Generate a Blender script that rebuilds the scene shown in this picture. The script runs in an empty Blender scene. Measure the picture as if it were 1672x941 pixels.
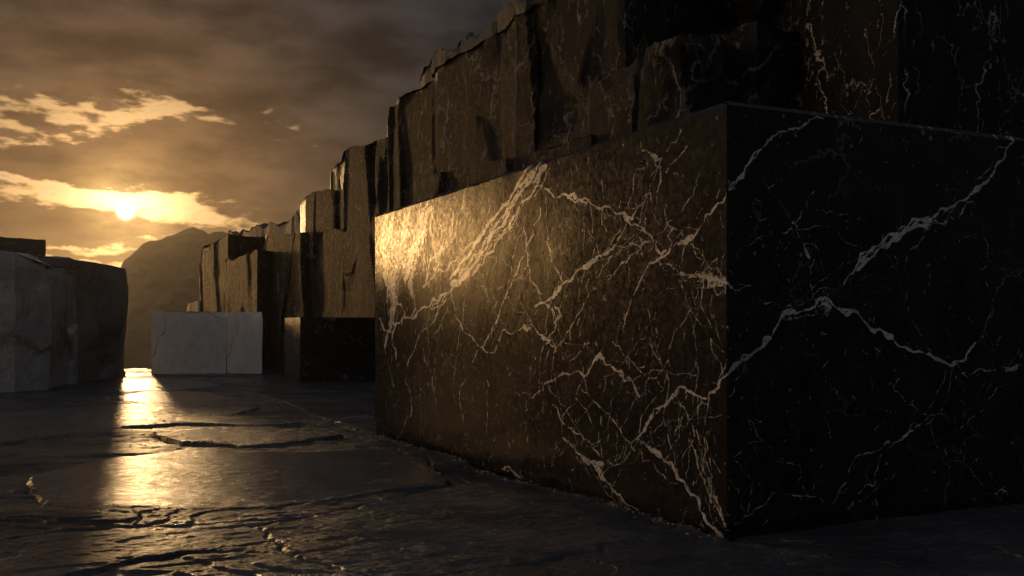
import bpy, math, random
import numpy as np
import time as _t; _t0=_t.time()
R = math.radians
rng = random.Random(7)
nrng = np.random.RandomState(11)
SC = bpy.context.scene
COL = SC.collection

# ------------------------------------------------------------------ camera
F = 1634.0                      # focal length in photo pixels (photo 1672 wide)
CX, HY, H = 836.0, 540.0, 1.5   # principal column, horizon row, eye height
cam_d = bpy.data.cameras.new('camera')
cam = bpy.data.objects.new('camera', cam_d); COL.objects.link(cam)
cam.location = (0, 0, H); cam.rotation_euler = (R(90), 0, 0)
cam_d.sensor_width = 36; cam_d.lens = 36 * F / 1672
cam_d.shift_y = (HY - 470.5) / 1672
cam_d.clip_start = 0.05; cam_d.clip_end = 20000
SC.camera = cam
SC.view_settings.view_transform = 'Standard'
SC.view_settings.look = 'None'
SC.view_settings.gamma = 1
SC.view_settings.use_curve_mapping = False
SC.view_settings.exposure = 0.0

def azel(px, py):
    k = (px - CX) / F; m = (HY - py) / F
    return math.degrees(math.atan(k)), math.degrees(math.atan(m / math.sqrt(1 + k * k)))

# ------------------------------------------------------------------ sun + sky
SUN_AZ, SUN_EL = azel(205, 345)
LAMP_AZ = SUN_AZ
SUN_S = 0.27
sl = bpy.data.lights.new('sun', 'SUN'); sun = bpy.data.objects.new('sun', sl); COL.objects.link(sun)
sl.energy = SUN_S; sl.angle = R(1.6); sl.color = (1.0, 0.62, 0.27)
a, e = R(LAMP_AZ), R(SUN_EL)
sdir = np.array([math.sin(a) * math.cos(e), math.cos(a) * math.cos(e), math.sin(e)])
from mathutils import Vector
sun.rotation_euler = Vector(sdir).to_track_quat('Z', 'Y').to_euler()
sun.location = (-30, 60, 20)

class NT:
    """tiny helper round a node tree"""
    def __init__(s, tree): s.t = tree; s.t.nodes.clear()
    def n(s, typ, **kw):
        nd = s.t.nodes.new(typ)
        for k, v in kw.items():
            if k == 'ins':
                for i, val in v.items():
                    sock = nd.inputs[i]
                    if hasattr(val, 'is_output') or isinstance(val, bpy.types.NodeSocket): s.t.links.new(val, sock)
                    else: sock.default_value = val
            else: setattr(nd, k, v)
        return nd
    def m(s, op, a, b=None, c=None, clamp=False):
        ins = {0: a}
        if b is not None: ins[1] = b
        if c is not None: ins[2] = c
        return s.n('ShaderNodeMath', operation=op, use_clamp=clamp, ins=ins).outputs[0]
    def vm(s, op, a, b=None):
        nd = s.n('ShaderNodeVectorMath', operation=op)
        for i, v in enumerate((a, b)):
            if v is None: continue
            if isinstance(v, bpy.types.NodeSocket): s.t.links.new(v, nd.inputs[i])
            else: nd.inputs[i].default_value = v
        return nd.outputs['Value'] if op in ('DOT_PRODUCT', 'LENGTH', 'DISTANCE') else nd.outputs[0]
    def scale(s, v, f):
        nd = s.n('ShaderNodeVectorMath', operation='SCALE')
        for sock, val in ((nd.inputs[0], v), (nd.inputs['Scale'], f)):
            if isinstance(val, bpy.types.NodeSocket): s.t.links.new(val, sock)
            else: sock.default_value = val
        return nd.outputs[0]
    def mapr(s, v, a, b, c=0.0, d=1.0, smooth=True):
        nd = s.n('ShaderNodeMapRange', interpolation_type='SMOOTHSTEP' if smooth else 'LINEAR')
        s.t.links.new(v, nd.inputs[0])
        for i, x in enumerate((a, b, c, d)): nd.inputs[i + 1].default_value = x
        return nd.outputs[0]
    def mapping(s, v, loc=(0, 0, 0), rot=(0, 0, 0), sc=(1, 1, 1), typ='POINT'):
        nd = s.n('ShaderNodeMapping', vector_type=typ, ins={'Vector': v})
        nd.inputs['Location'].default_value = loc; nd.inputs['Rotation'].default_value = rot; nd.inputs['Scale'].default_value = sc
        return nd.outputs[0]
    def noise(s, v, scale, detail=4, rough=0.5, dist=0.0, out='Fac', **kw):
        nd = s.n('ShaderNodeTexNoise', ins={'Scale': scale, 'Detail': detail, 'Roughness': rough, 'Distortion': dist}, **kw)
        s.t.links.new(v, nd.inputs['Vector'])
        return nd.outputs[out]
    def mixc(s, f, a, b):
        nd = s.n('ShaderNodeMix', data_type='RGBA')
        for sock, v in ((nd.inputs[0], f), (nd.inputs[6], a), (nd.inputs[7], b)):
            if isinstance(v, bpy.types.NodeSocket): s.t.links.new(v, sock)
            else: sock.default_value = v if not isinstance(v, tuple) or len(v) == 4 else (*v, 1)
        return nd.outputs[2]
    def rgb(s, c):
        nd = s.n('ShaderNodeCombineXYZ'); 
        for i in range(3): nd.inputs[i].default_value = c[i]
        return nd.outputs[0]

world = bpy.data.worlds.new('World'); SC.world = world; world.use_nodes = True
w = NT(world.node_tree)
tc = w.n('ShaderNodeTexCoord')
D = w.vm('NORMALIZE', tc.outputs['Generated'])
sep = w.n('ShaderNodeSeparateXYZ', ins={0: D})
AZ = w.m('DEGREES', w.m('ARCTAN2', sep.outputs[0], sep.outputs[1]))
EL = w.m('DEGREES', w.m('ARCSINE', sep.outputs[2]))
AE = w.n('ShaderNodeCombineXYZ', ins={0: AZ, 1: EL}).outputs[0]
# edges broken up by turbulence
wob = w.vm('SUBTRACT', w.noise(w.mapping(AE, sc=(0.34, 0.62, 1)), 1.0, 6, 0.62, out='Color'), (0.5, 0.5, 0.5))
AEW = w.vm('ADD', AE, w.vm('MULTIPLY', wob, (3.4, 1.9, 0)))
def blob(px, py, rx, ry, rot=0.0, amp=1.0):
    az_, el_ = azel(px, py)
    v = w.mapping(AEW, loc=(az_, el_, 0), rot=(0, 0, R(rot)), sc=(rx / 29.0, ry / 29.0, 1), typ='TEXTURE')
    l = w.vm('LENGTH', v)
    return w.m('MULTIPLY', w.m('EXPONENT', w.m('MULTIPLY', w.m('MULTIPLY', l, l), -1.0)), amp)
def addall(lst):
    r = lst[0]
    for q in lst[1:]: r = w.m('ADD', r, q)
    return r
gaps = addall([
    blob(60, 214, 120, 22, 3, .62), blob(190, 204, 80, 15, 14, .50), blob(290, 174, 80, 15, 10, .60), blob(60, 168, 70, 22, 0, .46), blob(220, 160, 70, 20, 8, .46), blob(330, 196, 40, 8, 0, .4), blob(400, 210, 50, 7, 0, .4), blob(130, 175, 40, 12, 0, .4),
    blob(440, 198, 80, 11, -3, .55), blob(525, 246, 30, 9, 15, .5), blob(610, 235, 50, 9, 0, .15),
    blob(30, 292, 110, 11, -10, .72), blob(130, 312, 90, 12, -8, .62), blob(90, 328, 120, 9, -2, .62), blob(225, 336, 85, 24, -6, .80), blob(350, 350, 120, 17, -8, .62), blob(430, 372, 70, 9, -4, .45), blob(300, 322, 60, 8, -4, .45),
    blob(255, 386, 70, 6, 3, .62), blob(60, 402, 250, 7, -2, .9), blob(140, 430, 230, 11, -2, .9), blob(-60, 300, 60, 40, 0, .4),
])
clouds = addall([
    blob(250, 236, 150, 30, 8, .62), blob(60, 256, 170, 26, -4, .50), blob(470, 285, 260, 50, 4, .5),
    blob(40, 366, 150, 21, -3, 1.15), blob(275, 377, 75, 6, 2, .6), blob(90, 416, 180, 5, -2, .5), blob(10, 318, 90, 5, -5, .45), blob(600, 60, 500, 110, 0, .5), blob(200, 60, 400, 80, 0, .45),
])
cn = w.noise(w.mapping(AE, sc=(0.13, 0.34, 1)), 1.0, 7, 0.6)
cn2 = w.noise(w.mapping(AE, loc=(3.1, 7.7, 0), sc=(0.30, 0.95, 1)), 1.0, 7, 0.54)
cn3 = w.noise(w.mapping(AE, loc=(8.1, 1.7, 0), sc=(.65, 2.1, 1)), 1.0, 6, 0.55)
dens = w.m('ADD', w.m('ADD', w.m('MULTIPLY_ADD', cn, 0.45, 0.16), w.m('ADD', w.m('MULTIPLY_ADD', cn2, 1.35, -.46), w.m('MULTIPLY_ADD', cn3, 1.15, -.575))), w.m('SUBTRACT', clouds, w.m('MULTIPLY', gaps, w.mapr(w.m('ADD', cn3, w.m('MULTIPLY', cn2, .8)), .60, 1.15, 1.15, .62))))
T = w.mapr(dens, 0.56, -0.50)                      # 1 = clear, 0 = thick cloud
sdv = R(SUN_AZ), R(SUN_EL)
S0 = (math.sin(sdv[0]) * math.cos(sdv[1]), math.cos(sdv[0]) * math.cos(sdv[1]), math.sin(sdv[1]))
cosT = w.vm('DOT_PRODUCT', D, S0)
TH = w.m('DEGREES', w.m('ARCCOSINE', w.m('MINIMUM', cosT, 0.9999999)))
def ex(sc_): return w.m('EXPONENT', w.m('MULTIPLY', TH, -1.0 / sc_))
def acc(terms):
    r = None
    for c, f in terms:
        t = w.scale(w.rgb(c), f)
        r = t if r is None else w.vm('ADD', r, t)
    return r
one = w.m('ADD', 0.0, 1.0)
rear = w.mapr(cosT, 0.35, -0.75)
up = w.mapr(sep.outputs[2], -0.05, 0.12)
zen = w.mapr(sep.outputs[2], .45, .95)
fillMap = w.mapping(AE, loc=(-45, 4.8, 0), sc=(2.4, 2.4, 1), typ='TEXTURE')  # out-of-frame glow added to give the block's left face its gold light
gl = w.vm('LENGTH', fillMap)
FILLW = w.m('EXPONENT', w.m('MULTIPLY', w.m('MULTIPLY', gl, gl), -1.0))
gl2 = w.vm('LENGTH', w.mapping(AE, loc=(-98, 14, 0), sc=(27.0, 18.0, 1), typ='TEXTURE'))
FILLW2 = w.m('EXPONENT', w.m('MULTIPLY', w.m('MULTIPLY', gl2, gl2), -1.0))
clear = acc([((1.9, 1.15, .42), ex(2.4)), ((.58, .29, .085), ex(6.5)), ((.20, .175, .14), ex(26.0))])
shade = w.mapr(w.noise(w.mapping(AE, loc=(1, 2, 0), sc=(0.16, 0.42, 1)), 1.0, 6, .58), .3, .7, .48, 1.45)
cloud = w.scale(acc([((.40, .178, .044), ex(5.4)), ((.016, .008, .002), ex(14.0)), ((.016, .020, .0245), one)]), shade)
rimf = w.m('MULTIPLY', w.mapr(dens, .52, .10), w.mapr(dens, -.45, .08))
rim = acc([((1.15, .62, .19), w.m('MULTIPLY', ex(6.0), rimf))])
sky = w.n('ShaderNodeTexSky', sky_type='NISHITA', sun_disc=False, sun_elevation=R(SUN_EL), sun_rotation=R(LAMP_AZ))
nish = w.scale(sky.outputs[0], 0.004)
lit = w.vm('ADD', w.scale(w.vm('ADD', clear, nish), T), w.scale(cloud, w.m('SUBTRACT', 1.0, T)))
lit = w.vm('ADD', lit, rim)
# the sun itself, burning through the thin cloud, and its aureole
disc = w.m('EXPONENT', w.m('MULTIPLY', w.m('MULTIPLY', TH, TH), -20.0))
lit = w.vm('ADD', lit, w.scale(w.rgb((110, 78, 36)), disc))
lit = w.vm('ADD', lit, acc([((2.6, 1.6, .56), w.m('MULTIPLY', w.m('EXPONENT', w.m('MULTIPLY', w.m('MULTIPLY', TH, TH), -0.24)), w.m('MULTIPLY', w.m('MULTIPLY_ADD', T, .7, .3), shade))), ((1.0, .56, .16), w.m('MULTIPLY', w.m('MULTIPLY', ex(9.0), w.mapr(EL, 5.6, 2.6)), w.m('MULTIPLY_ADD', T, .7, .3)))]))
# clear dusk sky behind the viewer; unseen warm glows added at left to light the block
lit = w.vm('ADD', lit, acc([((.105, .104, .106), rear), ((.13, .145, .175), zen), ((95.0, 52.0, 18.0), FILLW), ((2.1, 1.42, .90), FILLW2)]))
lit = w.scale(lit, w.m('MULTIPLY_ADD', up, 0.97, 0.03))
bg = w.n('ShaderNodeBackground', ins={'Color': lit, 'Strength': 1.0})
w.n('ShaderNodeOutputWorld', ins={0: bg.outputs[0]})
world.cycles.sampling_method = 'MANUAL'; world.cycles.sample_map_resolution = 2048
SC.cycles.use_denoising = True
SC.cycles.max_bounces = 5; SC.cycles.diffuse_bounces = 2; SC.cycles.glossy_bounces = 3
SC.cycles.volume_bounces = 0; SC.cycles.transmission_bounces = 1
SC.cycles.sample_clamp_indirect = 4.0

# ------------------------------------------------------------------ noise, meshes
def _hash(i, j, k, seed):
    h = (i * 374761393 + j * 668265263 + k * 2147483647 + seed * 144665) & 0xffffffff
    h = ((h ^ (h >> 13)) * 1274126177) & 0xffffffff
    h = (h ^ (h >> 16)) & 0xffffffff
    return h.astype(np.float64) / 4294967295.0
def vnoise(P, seed=0):
    P = np.asarray(P, float); I = np.floor(P).astype(np.int64); f = P - I
    u = f * f * f * (f * (f * 6 - 15) + 10)
    r = 0
    for dx in (0, 1):
        for dy in (0, 1):
            for dz in (0, 1):
                wgt = (u[:, 0] if dx else 1 - u[:, 0]) * (u[:, 1] if dy else 1 - u[:, 1]) * (u[:, 2] if dz else 1 - u[:, 2])
                r = r + wgt * _hash(I[:, 0] + dx, I[:, 1] + dy, I[:, 2] + dz, seed)
    return r * 2 - 1
def fbm(P, oct=4, seed=0, gain=0.5):
    r = 0; a_ = 1.0; P = np.asarray(P, float)
    for o in range(oct):
        r = r + a_ * vnoise(P * (2.03 ** o) + o * 17.3, seed + o); a_ *= gain
    return r
def cellular(P, seed=0, zr=(-1, 0, 1)):
    """random value and distance of the nearest feature point"""
    P = np.asarray(P, float); I = np.floor(P).astype(np.int64)
    best = np.full(len(P), 9.0); sec = np.full(len(P), 9.0); val = np.zeros(len(P)); off = np.zeros((len(P), 3))
    for dx in (-1, 0, 1):
        for dy in (-1, 0, 1):
            for dz in zr:
                a1, b1, c1 = I[:, 0] + dx, I[:, 1] + dy, I[:, 2] + dz
                q = np.stack([a1 + _hash(a1, b1, c1, seed), b1 + _hash(a1, b1, c1, seed + 1), c1 + _hash(a1, b1, c1, seed + 2)], 1)
                d = np.linalg.norm(P - q, axis=1)
                m = d < best
                sec = np.where(m, best, np.minimum(sec, d))
                best = np.where(m, d, best)
                val = np.where(m, _hash(a1, b1, c1, seed + 3), val)
                off[m] = (P - q)[m]
    return val, best, sec, off

def make_mesh(name, V, quads, mat, parent=None, loc=(0, 0, 0), tris=None, smooth=True, sharp=None, attrs=None):
    V = np.asarray(V, np.float32) - np.asarray(loc, np.float32)
    me = bpy.data.meshes.new(name)
    quads = np.asarray(quads, np.int32).reshape(-1, 4)
    tris = np.zeros((0, 3), np.int32) if tris is None else np.asarray(tris, np.int32).reshape(-1, 3)
    nq, nt = len(quads), len(tris)
    me.vertices.add(len(V)); me.vertices.foreach_set('co', V.ravel())
    me.loops.add(nq * 4 + nt * 3); me.polygons.add(nq + nt)
    me.loops.foreach_set('vertex_index', np.concatenate([quads.ravel(), tris.ravel()]).astype(np.int32))
    st = np.concatenate([np.arange(nq) * 4, nq * 4 + np.arange(nt) * 3]).astype(np.int32)
    me.polygons.foreach_set('loop_start', st)
    me.polygons.foreach_set('use_smooth', np.full(nq + nt, smooth))
    me.update(calc_edges=True); me.validate()
    if sharp: me.set_sharp_from_angle(angle=R(sharp))
    for k, v in (attrs or {}).items():
        at = me.attributes.new(k, 'FLOAT', 'POINT'); at.data.foreach_set('value', np.asarray(v, np.float32))
    me.materials.append(mat)
    o = bpy.data.objects.new(name, me); COL.objects.link(o)
    if parent: o.parent = parent
    else: o.location = loc
    return o
def tag(o, label=None, cat=None, group=None, kind=None):
    for k, v in (('label', label), ('category', cat), ('group', group), ('kind', kind)):
        if v: o[k] = v
    return o
def empty(name, loc):
    o = bpy.data.objects.new(name, None); COL.objects.link(o); o.location = loc; o.empty_display_size = .3
    return o
def grid_quads(nr, nc, wrap=False):
    r = np.arange(nr - 1)[:, None]; c = np.arange(nc if wrap else nc - 1)[None, :]
    c2 = (c + 1) % nc
    return np.stack([r * nc + c, r * nc + c2, (r + 1) * nc + c2, (r + 1) * nc + c], -1).reshape(-1, 4)

def gpt(px, py):
    """ground point under a pixel"""
    Y = F * H / (py - HY); return np.array([(px - CX) / F * Y, Y])

# ------------------------------------------------------------------ materials
def stone(name, base, base2, vein, vscale, rough, spec=0.5, bump=0.5, bscale=1.0, attr=None, vamt=1.0, stretch=(1, 1, 1), rough_bump=0.0, speck=0.0, roughvar=.12, tint=None, vw=1.0, big=1.0, fine=1.0, specv=None, v2amt=.6, mlo=0.0, fleck=0.0):
    m = bpy.data.materials.new(name); m.use_nodes = True
    t = NT(m.node_tree)
    co = t.n('ShaderNodeTexCoord').outputs['Object']
    # mottled ground colour
    n1 = t.noise(t.mapping(co, sc=stretch), 1.3 * vscale, 6, 0.62)
    n2 = t.noise(co, 11.0 * vscale, 5, 0.65)
    f = t.mapr(t.m('MULTIPLY_ADD', n2, 0.5, t.m('MULTIPLY', n1, 0.75)), 0.42, 0.82)
    colr = t.mixc(f, base, base2)
    if tint:
        colr = t.mixc(t.mapr(t.noise(co, .7 * vscale, 4, .6), .52, .72), colr, tint)
    # veins: thin zero-crossings of warped noise
    warp = t.vm('ADD', t.mapping(co, sc=stretch), t.scale(t.vm('SUBTRACT', t.noise(co, 1.7 * vscale, 5, 0.6, out='Color'), (.5, .5, .5)), 0.9 / vscale))
    def ridge(sc_, wd, seed):
        e_ = t.n('ShaderNodeTexVoronoi', feature='DISTANCE_TO_EDGE', ins={'Vector': t.mapping(warp, loc=(seed, seed * 2.1, -seed)), 'Scale': sc_ * vscale}).outputs['Distance']
        return t.mapr(e_, wd, wd * 0.25)
    mask = t.mapr(t.noise(t.mapping(co, loc=(9, 4, 2)), 1.1 * vscale, 4, .6), 0.44 - mlo, 0.62 - mlo)
    mask2 = t.mapr(t.noise(t.mapping(co, loc=(2, 14, 7)), 2.6 * vscale, 4, .65), 0.48 - mlo, 0.6 - mlo)
    v1 = t.m('MULTIPLY', ridge(0.55, 0.011 * vw, 3.0), mask)
    v2 = t.m('MULTIPLY', ridge(1.5, 0.012 * vw, 8.0), mask2)
    vv = t.m('MULTIPLY', t.m('MAXIMUM', v1, t.m('MULTIPLY', v2, v2amt)), vamt)
    if speck:
        sp = t.n('ShaderNodeTexVoronoi', ins={'Vector': co, 'Scale': 9.0}).outputs['Distance']
        sp = t.mapr(t.m('ADD', sp, t.m('MULTIPLY', t.noise(co, 3, 3, .6), .5)), .36, .30)
        vv = t.m('MAXIMUM', vv, t.m('MULTIPLY', sp, speck))
    if fleck:
        fn = t.noise(t.mapping(co, rot=(R(28), R(-22), R(15)), sc=(7, 7, 2.0)), 1.0, 5, .68, .5)
        fm = t.mapr(t.noise(t.mapping(co, loc=(7, 1, 3)), .9, 4, .6), .38, .62, .15, 1.0)
        vv = t.m('MAXIMUM', vv, t.m('MULTIPLY', t.m('MULTIPLY', t.mapr(fn, .575, .69), fm), fleck))
    if attr:
        at = t.n('ShaderNodeAttribute', attribute_name=attr).outputs['Fac']
        brk = t.m('MULTIPLY', t.m('SUBTRACT', t.noise(co, 46.0, 3, 0.6), 0.5), 0.012)
        av = t.mapr(t.m('ADD', at, brk), -0.0022, 0.0032)
        inner = t.m('MULTIPLY', t.mapr(t.noise(co, 30.0, 4, 0.7), 0.36, 0.56, 0.5, 1.0), t.mapr(t.noise(co, 3.2, 3, 0.6), 0.38, 0.6, 0.6, 1.0))
        vv = t.m('MAXIMUM', vv, t.m('MULTIPLY', av, inner))
    colr = t.mixc(vv, colr, vein)
    # relief
    b1 = t.noise(t.mapping(co, sc=(1, 1, .55)), 9.0 * bscale, 6, 0.62)
    b2 = t.noise(co, 42.0 * bscale, 4, 0.6)
    b3 = t.noise(t.mapping(co, sc=(1, 1, .4)), 2.6 * bscale, 4, 0.55, .6)
    hgt = t.m('ADD', t.m('MULTIPLY', b1, 0.045 * big), t.m('ADD', t.m('MULTIPLY', b2, 0.011 * fine), t.m('MULTIPLY', b3, 0.10 * big)))
    bp = t.n('ShaderNodeBump', ins={'Strength': bump, 'Distance': 1.0, 'Height': hgt})
    rg = t.m('ADD', t.mapr(n2, .3, .7, rough - roughvar, rough + roughvar), t.m('MULTIPLY', vv, 0.08))
    if specv: spec = t.m('MULTIPLY_ADD', vv, specv[1] - specv[0], specv[0])
    p = t.n('ShaderNodeBsdfPrincipled', ins={'Base Color': colr, 'Roughness': rg, 'Specular IOR Level': spec, 'Normal': bp.outputs[0]})
    t.n('ShaderNodeOutputMaterial', ins={0: p.outputs[0]})
    return m

M_BLOCK = stone('black_marble', (.007, .0066, .0068), (.018, .0165, .0155), (.46, .43, .40), 1.6, .21, .10, .11, 1.6, attr='vein', vamt=.10, speck=.2, big=.10, fine=.7, specv=(.04, .45), roughvar=.09)
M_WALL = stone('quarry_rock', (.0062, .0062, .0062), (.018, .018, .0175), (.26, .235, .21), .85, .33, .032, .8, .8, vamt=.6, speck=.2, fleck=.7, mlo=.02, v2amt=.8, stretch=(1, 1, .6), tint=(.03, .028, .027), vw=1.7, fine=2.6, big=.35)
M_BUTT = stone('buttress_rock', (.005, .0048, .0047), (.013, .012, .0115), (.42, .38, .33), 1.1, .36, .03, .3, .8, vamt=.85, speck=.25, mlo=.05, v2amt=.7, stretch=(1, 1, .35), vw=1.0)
M_DARK = stone('dark_rock', (.012, .011, .010), (.025, .023, .021), (.12, .11, .10), .8, .55, .4, .5, .6, vamt=.4)
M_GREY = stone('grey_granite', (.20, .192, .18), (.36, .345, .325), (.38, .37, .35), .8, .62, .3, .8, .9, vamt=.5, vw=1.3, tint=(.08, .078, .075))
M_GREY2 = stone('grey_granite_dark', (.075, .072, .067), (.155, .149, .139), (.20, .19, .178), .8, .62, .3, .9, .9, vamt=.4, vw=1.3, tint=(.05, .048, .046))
M_CHIP = stone('chip_stone', (.14, .125, .105), (.30, .27, .23), (.3, .28, .25), 3, .45, .4, .3, 2.0, vamt=.1)  # pale chip colour stands in for sunlit glints along the seam
M_WHITE = stone('white_marble', (.54, .515, .48), (.68, .655, .615), (.15, .125, .10), .62, .5, .35, .14, 1.6, vamt=.85, vw=.75, v2amt=.55, mlo=.10, tint=(.42, .39, .35))
M_BLACK = stone('black_marble_small', (.012, .011, .011), (.025, .023, .022), (.3, .28, .26), 1.0, .38, .2, .3, 1.0, vamt=.7, vw=2.2)

# floor: wet slate
def floor_mat():
    m = bpy.data.materials.new('wet_slate'); m.use_nodes = True
    t = NT(m.node_tree)
    co = t.n('ShaderNodeTexCoord').outputs['Object']
    pol = t.n('ShaderNodeAttribute', attribute_name='polish').outputs['Fac']
    n1 = t.noise(t.mapping(co, sc=(.6, 1, 1)), 1.1, 6, .62)
    n2 = t.noise(co, 17, 5, .65)
    colr = t.mixc(t.mapr(t.m('MULTIPLY_ADD', n2, .4, n1), .5, .95), (.016, .018, .022), (.044, .048, .055))
    # faint pale veins
    warp = t.vm('ADD', co, t.scale(t.vm('SUBTRACT', t.noise(co, 1.3, 4, .6, out='Color'), (.5, .5, .5)), .7))
    vn = t.mapr(t.m('ABSOLUTE', t.m('SUBTRACT', t.noise(warp, .8, 3, .5), .5)), .008, .002)
    vn = t.m('MULTIPLY', vn, t.mapr(t.noise(co, 1.6, 3, .6), .5, .62))
    colr = t.mixc(t.m('MULTIPLY', vn, .55), colr, (.25, .24, .22))
    wet = t.mapr(t.noise(t.mapping(co, loc=(5, 3, 0), sc=(.7, 1.2, 1)), .55, 5, .6), .42, .62)
    wet = t.m('MAXIMUM', t.m('MULTIPLY', wet, .75), pol)
    ns = t.noise(t.mapping(co, rot=(0, 0, R(24)), sc=(.42, 1.5, 1)), 7.0, 6, .62, .4)
    nf = t.noise(t.mapping(co, rot=(0, 0, R(24)), sc=(.5, 1.3, 1)), 38.0, 4, .6)
    nl = t.noise(t.mapping(co, rot=(0, 0, R(10)), sc=(.5, 1.2, 1)), 1.7, 5, .55, .8)
    amt = t.m('SUBTRACT', 1.0, t.m('MULTIPLY', wet, .70))
    hgt = t.m('MULTIPLY', t.m('ADD', t.m('MULTIPLY', ns, .10), t.m('ADD', t.m('MULTIPLY', nf, .055), t.m('MULTIPLY', nl, .03))), amt)
    bp = t.n('ShaderNodeBump', ins={'Strength': .62, 'Distance': 1.0, 'Height': hgt})
    rg = t.m('ADD', t.m('MULTIPLY_ADD', wet, -.19, .38), t.m('MULTIPLY', t.m('SUBTRACT', n2, .5), .16))
    p = t.n('ShaderNodeBsdfPrincipled', ins={'Base Color': colr, 'Roughness': rg, 'Specular IOR Level': t.m('ADD', t.m('MULTIPLY_ADD', wet, .40, .10), t.m('MULTIPLY', pol, .35)), 'Normal': bp.outputs[0]})
    t.n('ShaderNodeOutputMaterial', ins={0: p.outputs[0]})
    return m
M_FLOOR = floor_mat()

def mount_mat():
    m = bpy.data.materials.new('mountain_scrub'); m.use_nodes = True
    t = NT(m.node_tree)
    co = t.n('ShaderNodeTexCoord').outputs['Object']
    n = t.noise(co, .05, 8, .65)
    colr = t.mixc(t.mapr(n, .35, .65), (.035, .036, .024), (.10, .085, .06))
    bp = t.n('ShaderNodeBump', ins={'Strength': .6, 'Distance': 6.0, 'Height': n})
    p = t.n('ShaderNodeBsdfPrincipled', ins={'Base Color': colr, 'Roughness': .95, 'Specular IOR Level': .1, 'Normal': bp.outputs[0]})
    t.n('ShaderNodeOutputMaterial', ins={0: p.outputs[0]})
    return m
M_MOUNT = mount_mat()

# ------------------------------------------------------------------ ground sheet
# slabs of split slate: outlines on the floor, their lift and their polish
def poly(pts): return np.array([gpt(*p) for p in pts])
SLABS = [
    (poly([(48, 782), (150, 757), (245, 746), (310, 737), (400, 741), (500, 741), (613, 735), (700, 752), (738, 797), (650, 808), (560, 822), (430, 836), (300, 842), (160, 840), (75, 833)]), .020, 1.0),
    (poly([(250, 714), (330, 702), (430, 700), (520, 706), (560, 716), (470, 729), (400, 733), (300, 727)]), .018, .5),
    (poly([(-60, 690), (60, 672), (190, 664), (330, 655), (430, 668), (350, 690), (200, 702), (60, 722), (-60, 740)]), .016, .55),
    (poly([(250, 690), (300, 681), (420, 684), (500, 694), (420, 700), (330, 697)]), .020, .9),
    (poly([(170, 652), (250, 640), (340, 643), (400, 652), (330, 660), (230, 663)]), .018, .9),
    (poly([(160, 628), (250, 619), (330, 622), (370, 632), (280, 641), (190, 642)]), .016, 1.0),
    (poly([(-80, 905), (100, 880), (300, 868), (420, 858), (520, 862), (480, 890), (300, 915), (60, 960), (-80, 980)]), .018, .15),
    (poly([(420, 868), (560, 842), (735, 802), (900, 842), (1050, 888), (900, 930), (640, 965), (480, 925)]), .020, .2),
]
SEAM_A, SEAM_B = gpt(330, 614), np.array([-1.95, 14.25])
NEAR = np.array([1.5305, 7.125])
def in_poly_sdf(P, poly_):
    n = len(poly_); d = np.full(len(P), 1e9); inside = np.zeros(len(P), bool)
    for i in range(n):
        a_, b_ = poly_[i], poly_[(i + 1) % n]
        ab = b_ - a_; t_ = np.clip(((P - a_) @ ab) / (ab @ ab), 0, 1)
        d = np.minimum(d, np.linalg.norm(P - a_ - t_[:, None] * ab, axis=1))
        c = ((a_[1] > P[:, 1]) != (b_[1] > P[:, 1]))
        with np.errstate(divide='ignore', invalid='ignore'):
            xi = (b_[0] - a_[0]) * (P[:, 1] - a_[1]) / (b_[1] - a_[1]) + a_[0]
        inside ^= c & (P[:, 0] < xi)
    return np.where(inside, d, -d)
def smooth(x, a_, b_):
    t_ = np.clip((x - a_) / (b_ - a_), 0, 1); return t_ * t_ * (3 - 2 * t_)
EDGE_Y = 38.3
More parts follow.
